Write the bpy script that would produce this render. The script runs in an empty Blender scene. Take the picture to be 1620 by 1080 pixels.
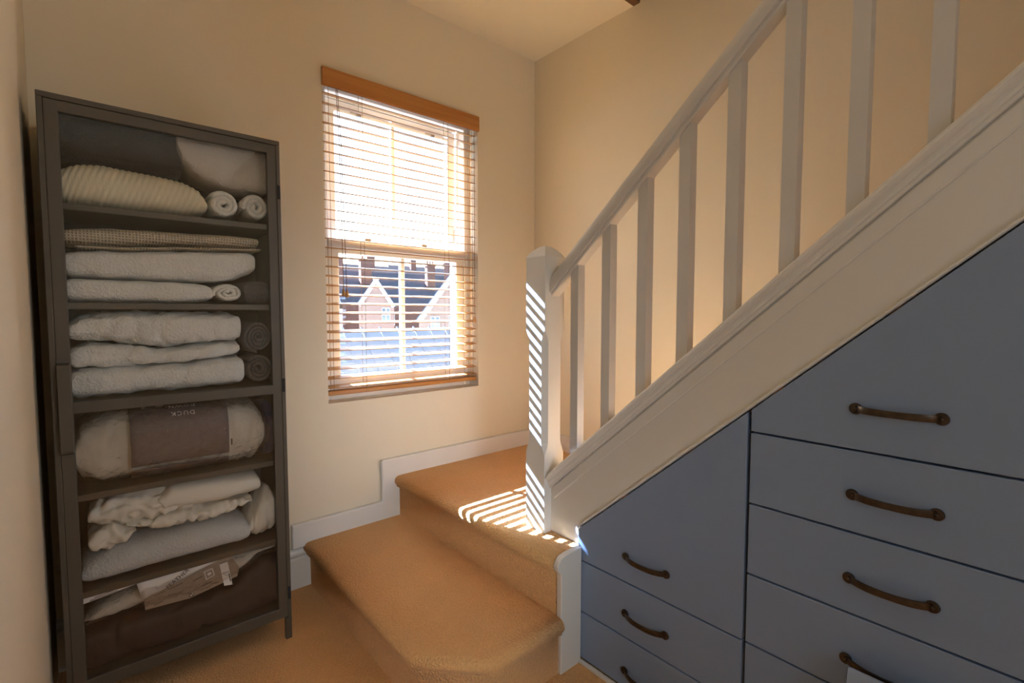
import bpy, bmesh, math, random
import numpy as np
from mathutils import Vector, Matrix, noise
random.seed(4)
S = bpy.context.scene
COL = S.collection

# ------------------------------------------------------------------ camera, sky, sun, lights, exposure
cam_d = bpy.data.cameras.new('camera'); cam = bpy.data.objects.new('camera', cam_d); COL.objects.link(cam)
cam_d.sensor_width = 36.0; cam_d.lens = 773.0/1620*36; cam_d.clip_start = 0.02; cam_d.clip_end = 600
TILT = math.atan2(44, 773)
cam.location = (0, 0, 1.1)
cam.rotation_euler = (math.pi/2 - TILT, 0, -math.radians(40.9))
S.camera = cam

SUN_DIR = Vector((0.277, -1.0, -0.81)).normalized()
sun_d = bpy.data.lights.new('sun', 'SUN'); sun_d.energy = 90.0; sun_d.angle = math.radians(0.53); sun_d.color = (0.74, 1.0, 1.45)
sun = bpy.data.objects.new('sun', sun_d); COL.objects.link(sun)
sun.rotation_euler = SUN_DIR.to_track_quat('-Z', 'Y').to_euler(); sun.location = (-3, 12, 12)

W = bpy.data.worlds.new('world'); S.world = W; W.use_nodes = True
nt = W.node_tree; bg = nt.nodes['Background']
sky = nt.nodes.new('ShaderNodeTexSky'); sky.sky_type = 'NISHITA'; sky.sun_disc = False
sky.sun_elevation = math.radians(38.0); sky.sun_rotation = math.radians(-15.3); sky.air_density = 1.2; sky.dust_density = 3.0
nt.links.new(sky.outputs[0], bg.inputs[0]); bg.inputs[1].default_value = 0.50

XL0 = -0.109
def area(name, loc, aim, sx, sy, power, col):
    d = bpy.data.lights.new(name, 'AREA'); d.shape = 'RECTANGLE'; d.size = sx; d.size_y = sy; d.energy = power; d.color = col
    o = bpy.data.objects.new(name, d); COL.objects.link(o); o.location = loc
    o.rotation_euler = (Vector(aim) - Vector(loc)).to_track_quat('-Z', 'Y').to_euler()
    return o
# added fill lamp behind the camera, set clear of the cabinet door's reflection
area('rear_fill', (1.69, -2.19, 1.5), (1.69, 2.0, 1.5), 0.40, 1.28, 16.0, (0.88, 0.95, 1.0))
# added narrow-spread fill for lower wall and steps, unseen in the door glass
k = area('narrow_fill', (-0.42, -2.0, 1.40), (0.66, 2.0, 0.42), 0.45, 0.8, 2.0, (0.84, 0.94, 1.0)); k.data.spread = math.radians(34)
area('broad_fill', (-0.55, -2.05, 1.45), (0.9, 1.2, 0.9), 0.6, 0.9, 6.0, (0.64, 0.83, 1.0))  # second added fill, broad and cool, lifting drawers and balusters

S.view_settings.view_transform = 'Standard'; S.view_settings.look = 'None'
S.view_settings.exposure = 0.22; S.view_settings.gamma = 1.0; S.view_settings.use_curve_mapping = False
try:
    S.cycles.use_denoising = True; S.cycles.max_bounces = 12; S.cycles.diffuse_bounces = 6
    S.cycles.transparent_max_bounces = 16; S.cycles.sample_clamp_indirect = 8.0
    S.cycles.caustics_reflective = False; S.cycles.caustics_refractive = False
except Exception:
    pass

# ------------------------------------------------------------------ materials
def mat(name, col, rough=0.5, metal=0.0, spec=0.5, bump=None, var=None, coat=0.0, sheen=0.0):
    """bump=(scale, strength, distance, detail); var=(scale, amount)"""
    m = bpy.data.materials.new(name); m.use_nodes = True
    n = m.node_tree.nodes; l = m.node_tree.links; b = n['Principled BSDF']
    b.inputs['Base Color'].default_value = (*col, 1); b.inputs['Roughness'].default_value = rough
    b.inputs['Metallic'].default_value = metal; b.inputs['Specular IOR Level'].default_value = spec
    b.inputs['Coat Weight'].default_value = coat; b.inputs['Sheen Weight'].default_value = sheen
    tc = n.new('ShaderNodeTexCoord')
    if var:
        nz = n.new('ShaderNodeTexNoise'); nz.inputs['Scale'].default_value = var[0]; nz.inputs['Detail'].default_value = 4
        l.new(tc.outputs['Object'], nz.inputs['Vector'])
        mx = n.new('ShaderNodeMix'); mx.data_type = 'RGBA'
        mx.inputs[6].default_value = (*[max(0, c*(1-var[1])) for c in col], 1)
        mx.inputs[7].default_value = (*[min(1, c*(1+var[1])) for c in col], 1)
        l.new(nz.outputs['Fac'], mx.inputs[0]); l.new(mx.outputs[2], b.inputs['Base Color'])
    if bump:
        nb = n.new('ShaderNodeTexNoise'); nb.inputs['Scale'].default_value = bump[0]
        nb.inputs['Detail'].default_value = bump[3] if len(bump) > 3 else 3
        l.new(tc.outputs['Object'], nb.inputs['Vector'])
        bp = n.new('ShaderNodeBump'); bp.inputs['Strength'].default_value = bump[1]; bp.inputs['Distance'].default_value = bump[2]
        l.new(nb.outputs['Fac'], bp.inputs['Height']); l.new(bp.outputs[0], b.inputs['Normal'])
    return m

def wood(name, c1, c2, axis='X', rough=0.4, scale=1.0):
    m = bpy.data.materials.new(name); m.use_nodes = True
    n = m.node_tree.nodes; l = m.node_tree.links; b = n['Principled BSDF']; b.inputs['Roughness'].default_value = rough
    tc = n.new('ShaderNodeTexCoord'); mp = n.new('ShaderNodeMapping')
    s = {'X': (1.5, 30, 40), 'Y': (30, 1.5, 40), 'Z': (30, 30, 1.5)}[axis]
    mp.inputs['Scale'].default_value = [v*scale for v in s]
    nz = n.new('ShaderNodeTexNoise'); nz.inputs['Scale'].default_value = 1.6; nz.inputs['Detail'].default_value = 6; nz.inputs['Distortion'].default_value = 0.6
    rp = n.new('ShaderNodeValToRGB'); rp.color_ramp.elements[0].color = (*c1, 1); rp.color_ramp.elements[1].color = (*c2, 1)
    rp.color_ramp.elements[0].position = 0.33; rp.color_ramp.elements[1].position = 0.68
    l.new(tc.outputs['Object'], mp.inputs[0]); l.new(mp.outputs[0], nz.inputs['Vector']); l.new(nz.outputs['Fac'], rp.inputs[0]); l.new(rp.outputs[0], b.inputs['Base Color'])
    return m

def glassy(name, tint=(1, 1, 1), ior=1.5, rough=0.0, base=0.0, bump=None):
    """thin pane: transparent with a Fresnel reflection"""
    m = bpy.data.materials.new(name); m.use_nodes = True
    n = m.node_tree.nodes; l = m.node_tree.links; n.remove(n['Principled BSDF']); out = n['Material Output']
    t = n.new('ShaderNodeBsdfTransparent'); t.inputs[0].default_value = (*tint, 1)
    g = n.new('ShaderNodeBsdfGlossy'); g.inputs['Roughness'].default_value = rough
    f = n.new('ShaderNodeFresnel')
    ge = n.new('ShaderNodeNewGeometry'); io = n.new('ShaderNodeMapRange')   # a thin sheet reflects alike from both faces
    io.inputs['To Min'].default_value = ior; io.inputs['To Max'].default_value = 1/ior
    l.new(ge.outputs['Backfacing'], io.inputs['Value']); l.new(io.outputs[0], f.inputs[0])
    mx = n.new('ShaderNodeMixShader'); fac = f.outputs[0]
    if base:
        ad = n.new('ShaderNodeMath'); ad.operation = 'ADD'; ad.inputs[1].default_value = base; l.new(fac, ad.inputs[0]); fac = ad.outputs[0]
    if bump:
        tc = n.new('ShaderNodeTexCoord'); nb = n.new('ShaderNodeTexNoise'); nb.inputs['Scale'].default_value = bump[0]; nb.inputs['Detail'].default_value = 5
        l.new(tc.outputs['Object'], nb.inputs['Vector'])
        bp = n.new('ShaderNodeBump'); bp.inputs['Strength'].default_value = bump[1]; bp.inputs['Distance'].default_value = bump[2]
        l.new(nb.outputs['Fac'], bp.inputs['Height']); l.new(bp.outputs[0], g.inputs['Normal']); l.new(bp.outputs[0], f.inputs['Normal'])
    l.new(fac, mx.inputs[0]); l.new(t.outputs[0], mx.inputs[1]); l.new(g.outputs[0], mx.inputs[2]); l.new(mx.outputs[0], out.inputs['Surface'])
    return m

def carpet(name, col):
    m = bpy.data.materials.new(name); m.use_nodes = True
    n = m.node_tree.nodes; l = m.node_tree.links; b = n['Principled BSDF']
    b.inputs['Roughness'].default_value = 1.0; b.inputs['Specular IOR Level'].default_value = 0.05; b.inputs['Sheen Weight'].default_value = 0.15
    tc = n.new('ShaderNodeTexCoord')
    v = n.new('ShaderNodeTexVoronoi'); v.inputs['Scale'].default_value = 170; v.feature = 'F1'
    nz = n.new('ShaderNodeTexNoise'); nz.inputs['Scale'].default_value = 160; nz.inputs['Detail'].default_value = 5
    big = n.new('ShaderNodeTexNoise'); big.inputs['Scale'].default_value = 5; big.inputs['Detail'].default_value = 3
    for k in (v, nz, big): l.new(tc.outputs['Object'], k.inputs['Vector'])
    mx = n.new('ShaderNodeMix'); mx.data_type = 'RGBA'
    mx.inputs[6].default_value = (*[c*0.70 for c in col], 1); mx.inputs[7].default_value = (*[min(1, c*1.22) for c in col], 1)
    ad = n.new('ShaderNodeMath'); ad.operation = 'MULTIPLY_ADD'; ad.inputs[1].default_value = 0.35
    l.new(big.outputs['Fac'], ad.inputs[0])
    m2 = n.new('ShaderNodeMath'); m2.operation = 'MULTIPLY'; m2.inputs[1].default_value = 0.65; l.new(nz.outputs['Fac'], m2.inputs[0])
    l.new(m2.outputs[0], ad.inputs[2]); l.new(ad.outputs[0], mx.inputs[0]); l.new(mx.outputs[2], b.inputs['Base Color'])
    h = n.new('ShaderNodeMath'); h.operation = 'SUBTRACT'; l.new(nz.outputs['Fac'], h.inputs[0]); l.new(v.outputs['Distance'], h.inputs[1])
    bp = n.new('ShaderNodeBump'); bp.inputs['Strength'].default_value = 0.7; bp.inputs['Distance'].default_value = 0.006
    l.new(h.outputs[0], bp.inputs['Height']); l.new(bp.outputs[0], b.inputs['Normal'])
    return m

def waffle(name, col):
    m = mat(name, col, 0.95, spec=0.1)
    n = m.node_tree.nodes; l = m.node_tree.links; b = n['Principled BSDF']; tc = n.new('ShaderNodeTexCoord')
    ws = []
    for d in ('X', 'Z'):
        w = n.new('ShaderNodeTexWave'); w.bands_direction = d; w.inputs['Scale'].default_value = 42; w.inputs['Distortion'].default_value = 0.6; w.inputs['Detail'].default_value = 1
        l.new(tc.outputs['Object'], w.inputs['Vector']); ws.append(w)
    mn = n.new('ShaderNodeMath'); mn.operation = 'MAXIMUM'; l.new(ws[0].outputs['Fac'], mn.inputs[0]); l.new(ws[1].outputs['Fac'], mn.inputs[1])
    bp = n.new('ShaderNodeBump'); bp.inputs['Strength'].default_value = 0.8; bp.inputs['Distance'].default_value = 0.004
    mx = n.new('ShaderNodeMix'); mx.data_type = 'RGBA'; mx.inputs[6].default_value = (*[c*0.55 for c in col], 1); mx.inputs[7].default_value = (*col, 1)
    l.new(mn.outputs[0], mx.inputs[0]); l.new(mx.outputs[2], b.inputs['Base Color'])
    l.new(mn.outputs[0], bp.inputs['Height']); l.new(bp.outputs[0], b.inputs['Normal'])
    return m

def bricks(name, c1, c2, mortar):
    m = bpy.data.materials.new(name); m.use_nodes = True
    n = m.node_tree.nodes; l = m.node_tree.links; b = n['Principled BSDF']; b.inputs['Roughness'].default_value = 0.9
    tc = n.new('ShaderNodeTexCoord'); mp = n.new('ShaderNodeMapping'); mp.inputs['Rotation'].default_value = (math.pi/2, 0, 0)
    t = n.new('ShaderNodeTexBrick'); t.inputs['Color1'].default_value = (*c1, 1); t.inputs['Color2'].default_value = (*c2, 1); t.inputs['Mortar'].default_value = (*mortar, 1)
    t.inputs['Scale'].default_value = 4.5; t.inputs['Mortar Size'].default_value = 0.015
    l.new(tc.outputs['Object'], mp.inputs[0]); l.new(mp.outputs[0], t.inputs['Vector']); l.new(t.outputs['Color'], b.inputs['Base Color'])
    return m

M = {}
M['wall'] = mat('cream_wall_paint', (0.755, 0.67, 0.53), 0.75, spec=0.25, bump=(90, 0.05, 0.002))
M['ceil'] = mat('white_ceiling_paint', (0.86, 0.80, 0.68), 0.9, spec=0.1)
M['white'] = mat('white_gloss_wood', (0.74, 0.725, 0.70), 0.30, spec=0.5, bump=(35, 0.03, 0.002))
M['baluster'] = mat('white_satin_baluster', (0.64, 0.62, 0.595), 0.34, spec=0.5, var=(6, 0.08))
M['upvc'] = mat('white_window_paint', (0.86, 0.85, 0.83), 0.3)
M['carpet'] = carpet('tan_carpet', (0.86, 0.475, 0.205))
M['drawer'] = mat('blue_grey_cabinet_paint', (0.22, 0.30, 0.46), 0.36, spec=0.5, bump=(14, 0.02, 0.002))
M['dark'] = mat('dark_gap', (0.02, 0.02, 0.022), 0.9)
M['carcass'] = mat('grey_carcass_board', (0.10, 0.11, 0.13), 0.7)
M['bronze'] = mat('aged_bronze', (0.085, 0.06, 0.042), 0.33, metal=0.85, var=(70, 0.55))
M['bronze2'] = mat('worn_bronze_edge', (0.34, 0.27, 0.19), 0.3, metal=0.95)
M['slat'] = wood('honey_wood_slat', (0.42, 0.20, 0.062), (0.53, 0.275, 0.095), 'X', 0.28)
M['valance'] = wood('honey_wood_valance', (0.42, 0.165, 0.04), (0.53, 0.235, 0.065), 'X', 0.35)
M['brownwood'] = wood('dark_brown_wood', (0.10, 0.045, 0.02), (0.17, 0.08, 0.035), 'X', 0.45)
M['cord'] = mat('brown_blind_cord', (0.22, 0.13, 0.07), 0.8)
M['metal'] = mat('dark_bronze_cabinet_metal', (0.088, 0.075, 0.057), 0.42, spec=0.5)
M['metalb'] = mat('dark_cabinet_back', (0.045, 0.041, 0.038), 0.55)
M['glass'] = glassy('clear_window_glass', (0.97, 0.98, 0.98))
M['doorglass'] = glassy('cabinet_door_glass', (0.985, 0.987, 0.987), base=0.0)
M['plastic'] = glassy('clear_plastic_wrap', (0.93, 0.92, 0.91), 1.45, 0.13, 0.05, bump=(42, 1.0, 0.03))
M['steel'] = mat('chrome_catch', (0.75, 0.75, 0.75), 0.25, metal=1.0)
def cloth(name, col, sc=150, st=0.9, dist=0.006):
    return mat(name, col, 1.0, spec=0.08, bump=(sc, st, dist, 4), var=(35, 0.07), sheen=0.2)
M['cream'] = mat('cream_rib_knit', (0.74, 0.68, 0.52), 0.95, spec=0.1, bump=(300, 0.4, 0.002))
M['plush'] = cloth('pale_grey_plush', (0.60, 0.55, 0.50), 130, 0.8, 0.006)
M['charcoal'] = cloth('charcoal_fleece', (0.05, 0.046, 0.044), 200)
M['towel'] = cloth('off_white_towel', (0.80, 0.79, 0.75))
M['towelb'] = cloth('cool_white_towel', (0.79, 0.80, 0.79))
M['bluetowel'] = cloth('pale_blue_grey_towel', (0.60, 0.62, 0.62))
M['greytowel'] = cloth('slate_grey_towel', (0.145, 0.14, 0.145))
M['greytowel2'] = cloth('brown_grey_towel', (0.13, 0.115, 0.105))
M['navy'] = cloth('navy_cloth', (0.035, 0.045, 0.10), 120)
M['waffle'] = waffle('beige_waffle_weave', (0.66, 0.58, 0.46))
M['sheet'] = mat('white_cotton_sheet', (0.78, 0.74, 0.66), 0.8, spec=0.2, bump=(40, 0.15, 0.004))
M['duvet'] = mat('white_duvet_cotton', (0.74, 0.69, 0.60), 0.75, spec=0.2, bump=(22, 0.35, 0.01))
M['insert'] = mat('mauve_brown_card', (0.155, 0.115, 0.115), 0.45, bump=(18, 0.25, 0.01))
M['beigecard'] = mat('taupe_card', (0.36, 0.28, 0.21), 0.5)
M['whitecard'] = mat('white_card', (0.90, 0.88, 0.86), 0.45)
M['print'] = mat('pale_print', (0.85, 0.82, 0.80), 0.6)
M['ink'] = mat('black_ink', (0.03, 0.028, 0.027), 0.6)
M['inkbrown'] = mat('brown_ink', (0.15, 0.11, 0.085), 0.6)
M['bag'] = mat('dark_brown_bag_fabric', (0.05, 0.036, 0.031), 0.62, spec=0.3, bump=(30, 0.25, 0.01))
M['brick'] = bricks('red_brick', (0.16, 0.065, 0.05), (0.21, 0.09, 0.065), (0.22, 0.18, 0.16))
M['brick2'] = bricks('pink_brick', (0.34, 0.19, 0.145), (0.39, 0.24, 0.18), (0.34, 0.29, 0.25))
M['slate'] = mat('slate_roof', (0.075, 0.085, 0.115), 0.6, var=(1.5, 0.35))
M['farroof'] = mat('far_roof', (0.22, 0.19, 0.20), 0.8, var=(0.6, 0.3))
M['clay'] = mat('clay_pot', (0.28, 0.12, 0.07), 0.8)
M['extwhite'] = mat('white_exterior_paint', (0.85, 0.84, 0.82), 0.6)
M['paleroof'] = mat('pale_sheet_roof', (0.46, 0.48, 0.54), 0.5, var=(3, 0.08))
M['extglass'] = mat('far_window_glass', (0.06, 0.08, 0.10), 0.1)
M['ground'] = mat('outside_ground', (0.24, 0.24, 0.21), 0.95, var=(0.4, 0.3))
M['poster'] = mat('grey_blue_print', (0.30, 0.37, 0.52), 0.4, var=(14, 0.35))

# ------------------------------------------------------------------ mesh helpers
WL = {}
def box(bm, x0, x1, y0, y1, z0, z1):
    v = [bm.verts.new(p) for p in ((x0,y0,z0),(x1,y0,z0),(x1,y1,z0),(x0,y1,z0),(x0,y0,z1),(x1,y0,z1),(x1,y1,z1),(x0,y1,z1))]
    for f in ((0,3,2,1),(4,5,6,7),(0,1,5,4),(1,2,6,5),(2,3,7,6),(3,0,4,7)): bm.faces.new([v[i] for i in f])
    return bm
def prism(bm, pts, d):
    """closed polygon of 3-D points extruded by the vector d"""
    a = [bm.verts.new(p) for p in pts]; b = [bm.verts.new(Vector(p) + Vector(d)) for p in pts]; n = len(a)
    bm.faces.new(a); bm.faces.new(b[::-1])
    for i in range(n): bm.faces.new((a[i], b[i], b[(i+1) % n], a[(i+1) % n]))
    return bm
def rings(bm, R, close=True, cap=True):
    """loft a list of rings (each a list of points)"""
    V = [[bm.verts.new(p) for p in r] for r in R]; n = len(V[0])
    for a, b in zip(V, V[1:]):
        for i in range(n if close else n-1):
            j = (i+1) % n; bm.faces.new((a[i], a[j], b[j], b[i]))
    if cap:
        bm.faces.new(V[0][::-1]); bm.faces.new(V[-1])
    return bm
def tube(bm, pts, r, n=8):
    R = []; pts = [Vector(p) for p in pts]
    for i, p in enumerate(pts):
        t = (pts[min(i+1, len(pts)-1)] - pts[max(i-1, 0)]).normalized()
        u = t.orthogonal().normalized() if i == 0 else (u - t*u.dot(t)).normalized()
        w = t.cross(u); rr = r[i] if isinstance(r, (list, tuple)) else r
        R.append([p + (u*math.cos(a) + w*math.sin(a))*rr for a in (2*math.pi*k/n for k in range(n))])
    return rings(bm, R)
def lathe(bm, c, axis, prof, n=16):
    """prof: (radius, distance along axis)"""
    ax = Vector(axis).normalized(); u = ax.orthogonal().normalized(); w = ax.cross(u); c = Vector(c)
    return rings(bm, [[c + ax*h + (u*math.cos(2*math.pi*k/n) + w*math.sin(2*math.pi*k/n))*max(r, 1e-5) for k in range(n)] for r, h in prof])
def bev(bm, off, seg=1, ang=30):
    bmesh.ops.recalc_face_normals(bm, faces=bm.faces)
    es = [e for e in bm.edges if len(e.link_faces) == 2 and e.calc_face_angle(0) > math.radians(ang)]
    bmesh.ops.bevel(bm, geom=es, offset=off, segments=seg, affect='EDGES', profile=0.5, clamp_overlap=True)
    return bm
def obj(name, bm, m, parent=None, smooth=False, kind=None, label=None):
    bmesh.ops.recalc_face_normals(bm, faces=bm.faces)
    off = WL.get(parent.name, Vector((0, 0, 0))) if parent else Vector((0, 0, 0))
    if off.length: bmesh.ops.translate(bm, verts=bm.verts, vec=-off)
    me = bpy.data.meshes.new(name); bm.to_mesh(me); bm.free()
    if smooth:
        for p in me.polygons: p.use_smooth = True
    for x in (m if isinstance(m, (list, tuple)) else [m]): me.materials.append(x)
    o = bpy.data.objects.new(name, me); COL.objects.link(o)
    WL[o.name] = off.copy()
    if parent: o.parent = parent
    if kind: o['kind'] = kind
    if label: o['label'] = label
    return o
def soften(o, ang=35):
    for p in o.data.polygons: p.use_smooth = True
    md = o.modifiers.new('smooth', 'EDGE_SPLIT'); md.split_angle = math.radians(ang)
    return o
def thing(name, label, cat, loc, group=None):
    o = bpy.data.objects.new(name, None); COL.objects.link(o); o.location = loc; o.empty_display_size = 0.05
    WL[o.name] = Vector(loc); o['label'] = label; o['category'] = cat
    if group: o['group'] = group
    return o
def tag(o, label, cat, group=None):
    o['label'] = label; o['category'] = cat
    if group: o['group'] = group
    return o
def B(*a): return box(bmesh.new(), *a)
def dup(o, parent, loc):
    c = o.copy(); COL.objects.link(c); c.parent = parent; c.location = loc; WL[c.name] = WL[o.name].copy(); return c

# ------------------------------------------------------------------ the room
YW = 2.016; XR = 1.912; XL = -0.109; YB = -2.2; ZC = 2.485; XS = 1.14; YC = 1.37; ZT = 4.4
def wall_hole(name, m, x0, x1, z0, z1, hx0, hx1, hz0, hz1, y0, y1, kind='structure'):
    bm = bmesh.new(); xs = [x0, hx0, hx1, x1]; zs = [z0, hz0, hz1, z1]
    F = [[bm.verts.new((x, y0, z)) for z in zs] for x in xs]; K = [[bm.verts.new((x, y1, z)) for z in zs] for x in xs]
    for i in range(3):
        for j in range(3):
            if i == j == 1: continue
            bm.faces.new((F[i][j], F[i+1][j], F[i+1][j+1], F[i][j+1])); bm.faces.new((K[i][j], K[i][j+1], K[i+1][j+1], K[i+1][j]))
    def q(a, b): bm.faces.new((F[a[0]][a[1]], F[b[0]][b[1]], K[b[0]][b[1]], K[a[0]][a[1]]))
    for a, b in (((1,1),(2,1)),((2,1),(2,2)),((2,2),(1,2)),((1,2),(1,1))): q(a, b)
    for i in range(3): q((i,0),(i+1,0)); q((i,3),(i+1,3)); q((0,i),(0,i+1)); q((3,i),(3,i+1))
    return obj(name, bm, m, kind=kind)

XO = -1.6
obj('floor', B(XO-0.15, XR+0.15, YB-0.15, YW+0.25, -0.12, 0.0), M['carpet'], kind='structure')
wall_hole('wall_back', M['wall'], XL-0.15, XR+0.15, 0, ZT, 0.740, 1.516, 0.727, 2.084, YW, YW+0.24)
obj('wall_outer', B(XO-0.15, XO, YB-0.15, -0.9, 0, ZC+0.2), M['wall'], kind='structure')
obj('wall_landing', B(XO-0.15, XL-0.15, -0.9, -0.75, 0, ZC+0.2), M['wall'], kind='structure')
obj('wall_left', B(XL-0.15, XL, -0.9, YW, 0, ZC+0.2), M['wall'], kind='structure')
obj('wall_right', B(XR, XR+0.15, YB-0.15, YW, 0, ZT), M['wall'], kind='structure')
wall_hole('wall_rear', M['wall'], XO-0.15, XR+0.15, 0, ZT, 1.48, 1.90, 0.85, 2.15, YB-0.15, YB)
# ceiling: a slab over the room and over the landing; open above the stairs
bm = bmesh.new()
prism(bm, [(XO, YB, ZC), (XS, YB, ZC), (XS, YC, ZC), (XR, YC, ZC), (XR, YW, ZC), (XL, YW, ZC), (XL, -0.9, ZC), (XO, -0.9, ZC)], (0, 0, 0.2))
obj('ceiling', bm, M['ceil'], kind='structure')
obj('ceiling_upper', B(XO-0.15, XR+0.15, YB-0.15, YW, ZT, ZT+0.1), M['ceil'], kind='structure')
obj('wall_upper', B(XS-0.1, XS, YB, YW, ZC+0.2, ZT), M['wall'], kind='structure')
obj('trim_1', B(XS+0.001, XR-0.001, YC-0.035, YC-0.001, ZC-0.002, ZC+0.22), M['brownwood'], kind='structure')

# baseboards
def mould(path_fn, prof, n0, n1):
    """sweep profile [(out, z)] between two stations"""
    return rings(bmesh.new(), [[path_fn(s, o, z) for o, z in prof] for s in (n0, n1)])
skp = [(0, 0), (0.018, 0), (0.018, 0.118), (0.014, 0.124), (0.017, 0.131), (0.022, 0.138), (0.022, 0.147), (0.017, 0.156), (0.008, 0.161), (0, 0.162)]
obj('baseboard_back', mould(lambda s, o, z: (s, YW-o, z), skp, XL, 0.648), M['white'], kind='structure')
obj('baseboard_left', mould(lambda s, o, z: (XL+o, s, z), skp, -0.9, 1.60), M['white'], kind='structure')
# stair skirting stepping up over the two steps
bm = bmesh.new()
prism(bm, [(0.578, YW, 0.164), (0.578, YW, 0.262), (0.962, YW, 0.262), (0.962, YW, 0.448), (XR, YW, 0.448), (XR, YW, 0.355), (1.055, YW, 0.355), (1.055, YW, 0.1), (0.65, YW, 0.1), (0.65, YW, 0.164)], (0, -0.024, 0))
obj('trim_2', bev(bm, 0.006, 2), M['white'], kind='structure')
obj('trim_3', bev(B(XR-0.022, XR, 1.06, YW-0.024, 0.36, 0.448), 0.005, 2), M['white'], kind='structure')

# ------------------------------------------------------------------ window
win = obj('window_1', bev(B(0.742, 0.776, 2.085, 2.22, 0.728, 2.083), 0.003), M['upvc'], kind='structure')
def wpart(n, x0, x1, y0, y1, z0, z1, b=0.003, m='upvc', parent=win): return obj(n, bev(B(x0, x1, y0, y1, z0, z1), b), M[m], parent)
wpart('jamb', 1.480, 1.514, 2.085, 2.22, 0.728, 2.083)
wpart('head', 0.776, 1.480, 2.085, 2.22, 2.030, 2.083)
wpart('sill', 0.776, 1.480, 2.085, 2.26, 0.728, 0.752)
wpart('parting_bead', 0.778, 0.790, 2.128, 2.142, 0.752, 2.03, 0.002)
wpart('parting_bead', 1.466, 1.478, 2.128, 2.142, 0.752, 2.03, 0.002)
def sash(name, x0, x1, y0, y1, z0, z1, st, bot, top, barx):
    bm = bmesh.new(); xs = [x0, x0+st, x1-st, x1]; zs = [z0, z0+bot, z1-top, z1]
    F = [[bm.verts.new((x, y0, z)) for z in zs] for x in xs]; K = [[bm.verts.new((x, y1, z)) for z in zs] for x in xs]
    for i in range(3):
        for j in range(3):
            if i == j == 1: continue
            bm.faces.new((F[i][j], F[i+1][j], F[i+1][j+1], F[i][j+1])); bm.faces.new((K[i][j], K[i][j+1], K[i+1][j+1], K[i+1][j]))
    def q(a, b): bm.faces.new((F[a[0]][a[1]], F[b[0]][b[1]], K[b[0]][b[1]], K[a[0]][a[1]]))
    for a, b in (((1,1),(2,1)),((2,1),(2,2)),((2,2),(1,2)),((1,2),(1,1))): q(a, b)
    for i in range(3): q((i,0),(i+1,0)); q((i,3),(i+1,3)); q((0,i),(0,i+1)); q((3,i),(3,i+1))
    s = obj(name, bev(bm, 0.004, 2), M['upvc'], win)
    ym = (y0+y1)/2
    obj('glazing_bar', bev(B(barx-0.010, barx+0.010, y0+0.004, y1-0.004, z0+bot, z1-top), 0.005, 1), M['upvc'], s)
    for a, b in ((x0+st, barx), (barx, x1-st)):
        obj('glass_pane', B(a-0.003, b+0.003, ym-0.002, ym+0.002, z0+bot-0.003, z1-top+0.003), M['glass'], s)
    return s
sash('upper_sash', 0.791, 1.466, 2.145, 2.185, 1.378, 2.026, 0.046, 0.036, 0.048, 1.119)
low = sash('lower_sash', 0.778, 1.478, 2.088, 2.126, 0.754, 1.418, 0.046, 0.076, 0.058, 1.132)
# moulded meeting rail nose on the lower sash
bm = rings(bmesh.new(), [[(x, 2.088-o, z) for o, z in ((0, 1.376), (0.008, 1.376), (0.014, 1.384), (0.016, 1.396), (0.013, 1.41), (0.006, 1.418), (0, 1.418))] for x in (0.778, 1.478)])
obj('meeting_rail', bm, M['upvc'], low)
for x in (0.955, 1.245):
    bm = B(x-0.018, x+0.018, 2.094, 2.118, 1.418, 1.426); box(bm, x-0.006, x+0.022, 2.098, 2.112, 1.426, 1.436)
    obj('sash_catch', bm, M['steel'], low)
for x in (0.787, 1.462):
    bm = B(x-0.007, x+0.007, 2.136, 2.146, 1.47, 1.535); obj('sash_stop', bm, M['steel'], win)
for x in (0.93, 1.31):
    bm = B(x-0.022, x+0.022, 2.136, 2.146, 1.985, 1.993); box(bm, x+0.004, x+0.024, 2.128, 2.140, 1.975, 1.985); obj('sash_lift', bm, M['steel'], win)

# ------------------------------------------------------------------ venetian blind
bl = thing('venetian_blind', 'honey coloured wooden venetian blind half open in the sash window recess', 'blind', (1.127, 2.03, 0.74))
bm = B(0.737, 1.517, 2.0, 2.0155, 2.012, 2.083); obj('valance', bev(bm, 0.002, 2), M['valance'], bl)
obj('head_rail', B(0.745, 1.511, 2.02, 2.062, 2.045, 2.078), M['upvc'], bl)
TLT = math.radians(11.8); SWD = 0.0405; SY = 2.044
def slat_bm(x0, x1, th=0.0034):
    bm = bmesh.new(); R = []
    for x in (x0, x1):
        r = []
        for k, (u, v) in enumerate(((-.5, -.3), (-.47, .5), (0, .75), (.47, .5), (.5, -.3), (.47, -.5), (0, -.28), (-.47, -.5))):
            yy = u*SWD; zz = v*th
            r.append((x, SY + yy*math.cos(TLT) - zz*math.sin(TLT), yy*math.sin(TLT) + zz*math.cos(TLT)))
        R.append(r)
    return rings(bm, R)
PITCH = 0.0388; Z0 = 0.792; NS = 33
first = None
for k in range(NS):
    z = Z0 + PITCH*k
    if first is None:
        bm = slat_bm(0.7465, 1.5095); bmesh.ops.translate(bm, verts=bm.verts, vec=(0, 0, z)); first = obj('slat', bm, M['slat'], bl)
    else:
        dup(first, bl, (random.uniform(-.0012, .0012), 0, PITCH*k + random.uniform(-.0007, .0007)))
obj('bottom_rail', bev(B(0.745, 1.511, SY-0.02, SY+0.02, 0.757, 0.776), 0.004, 2), M['valance'], bl)
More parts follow.
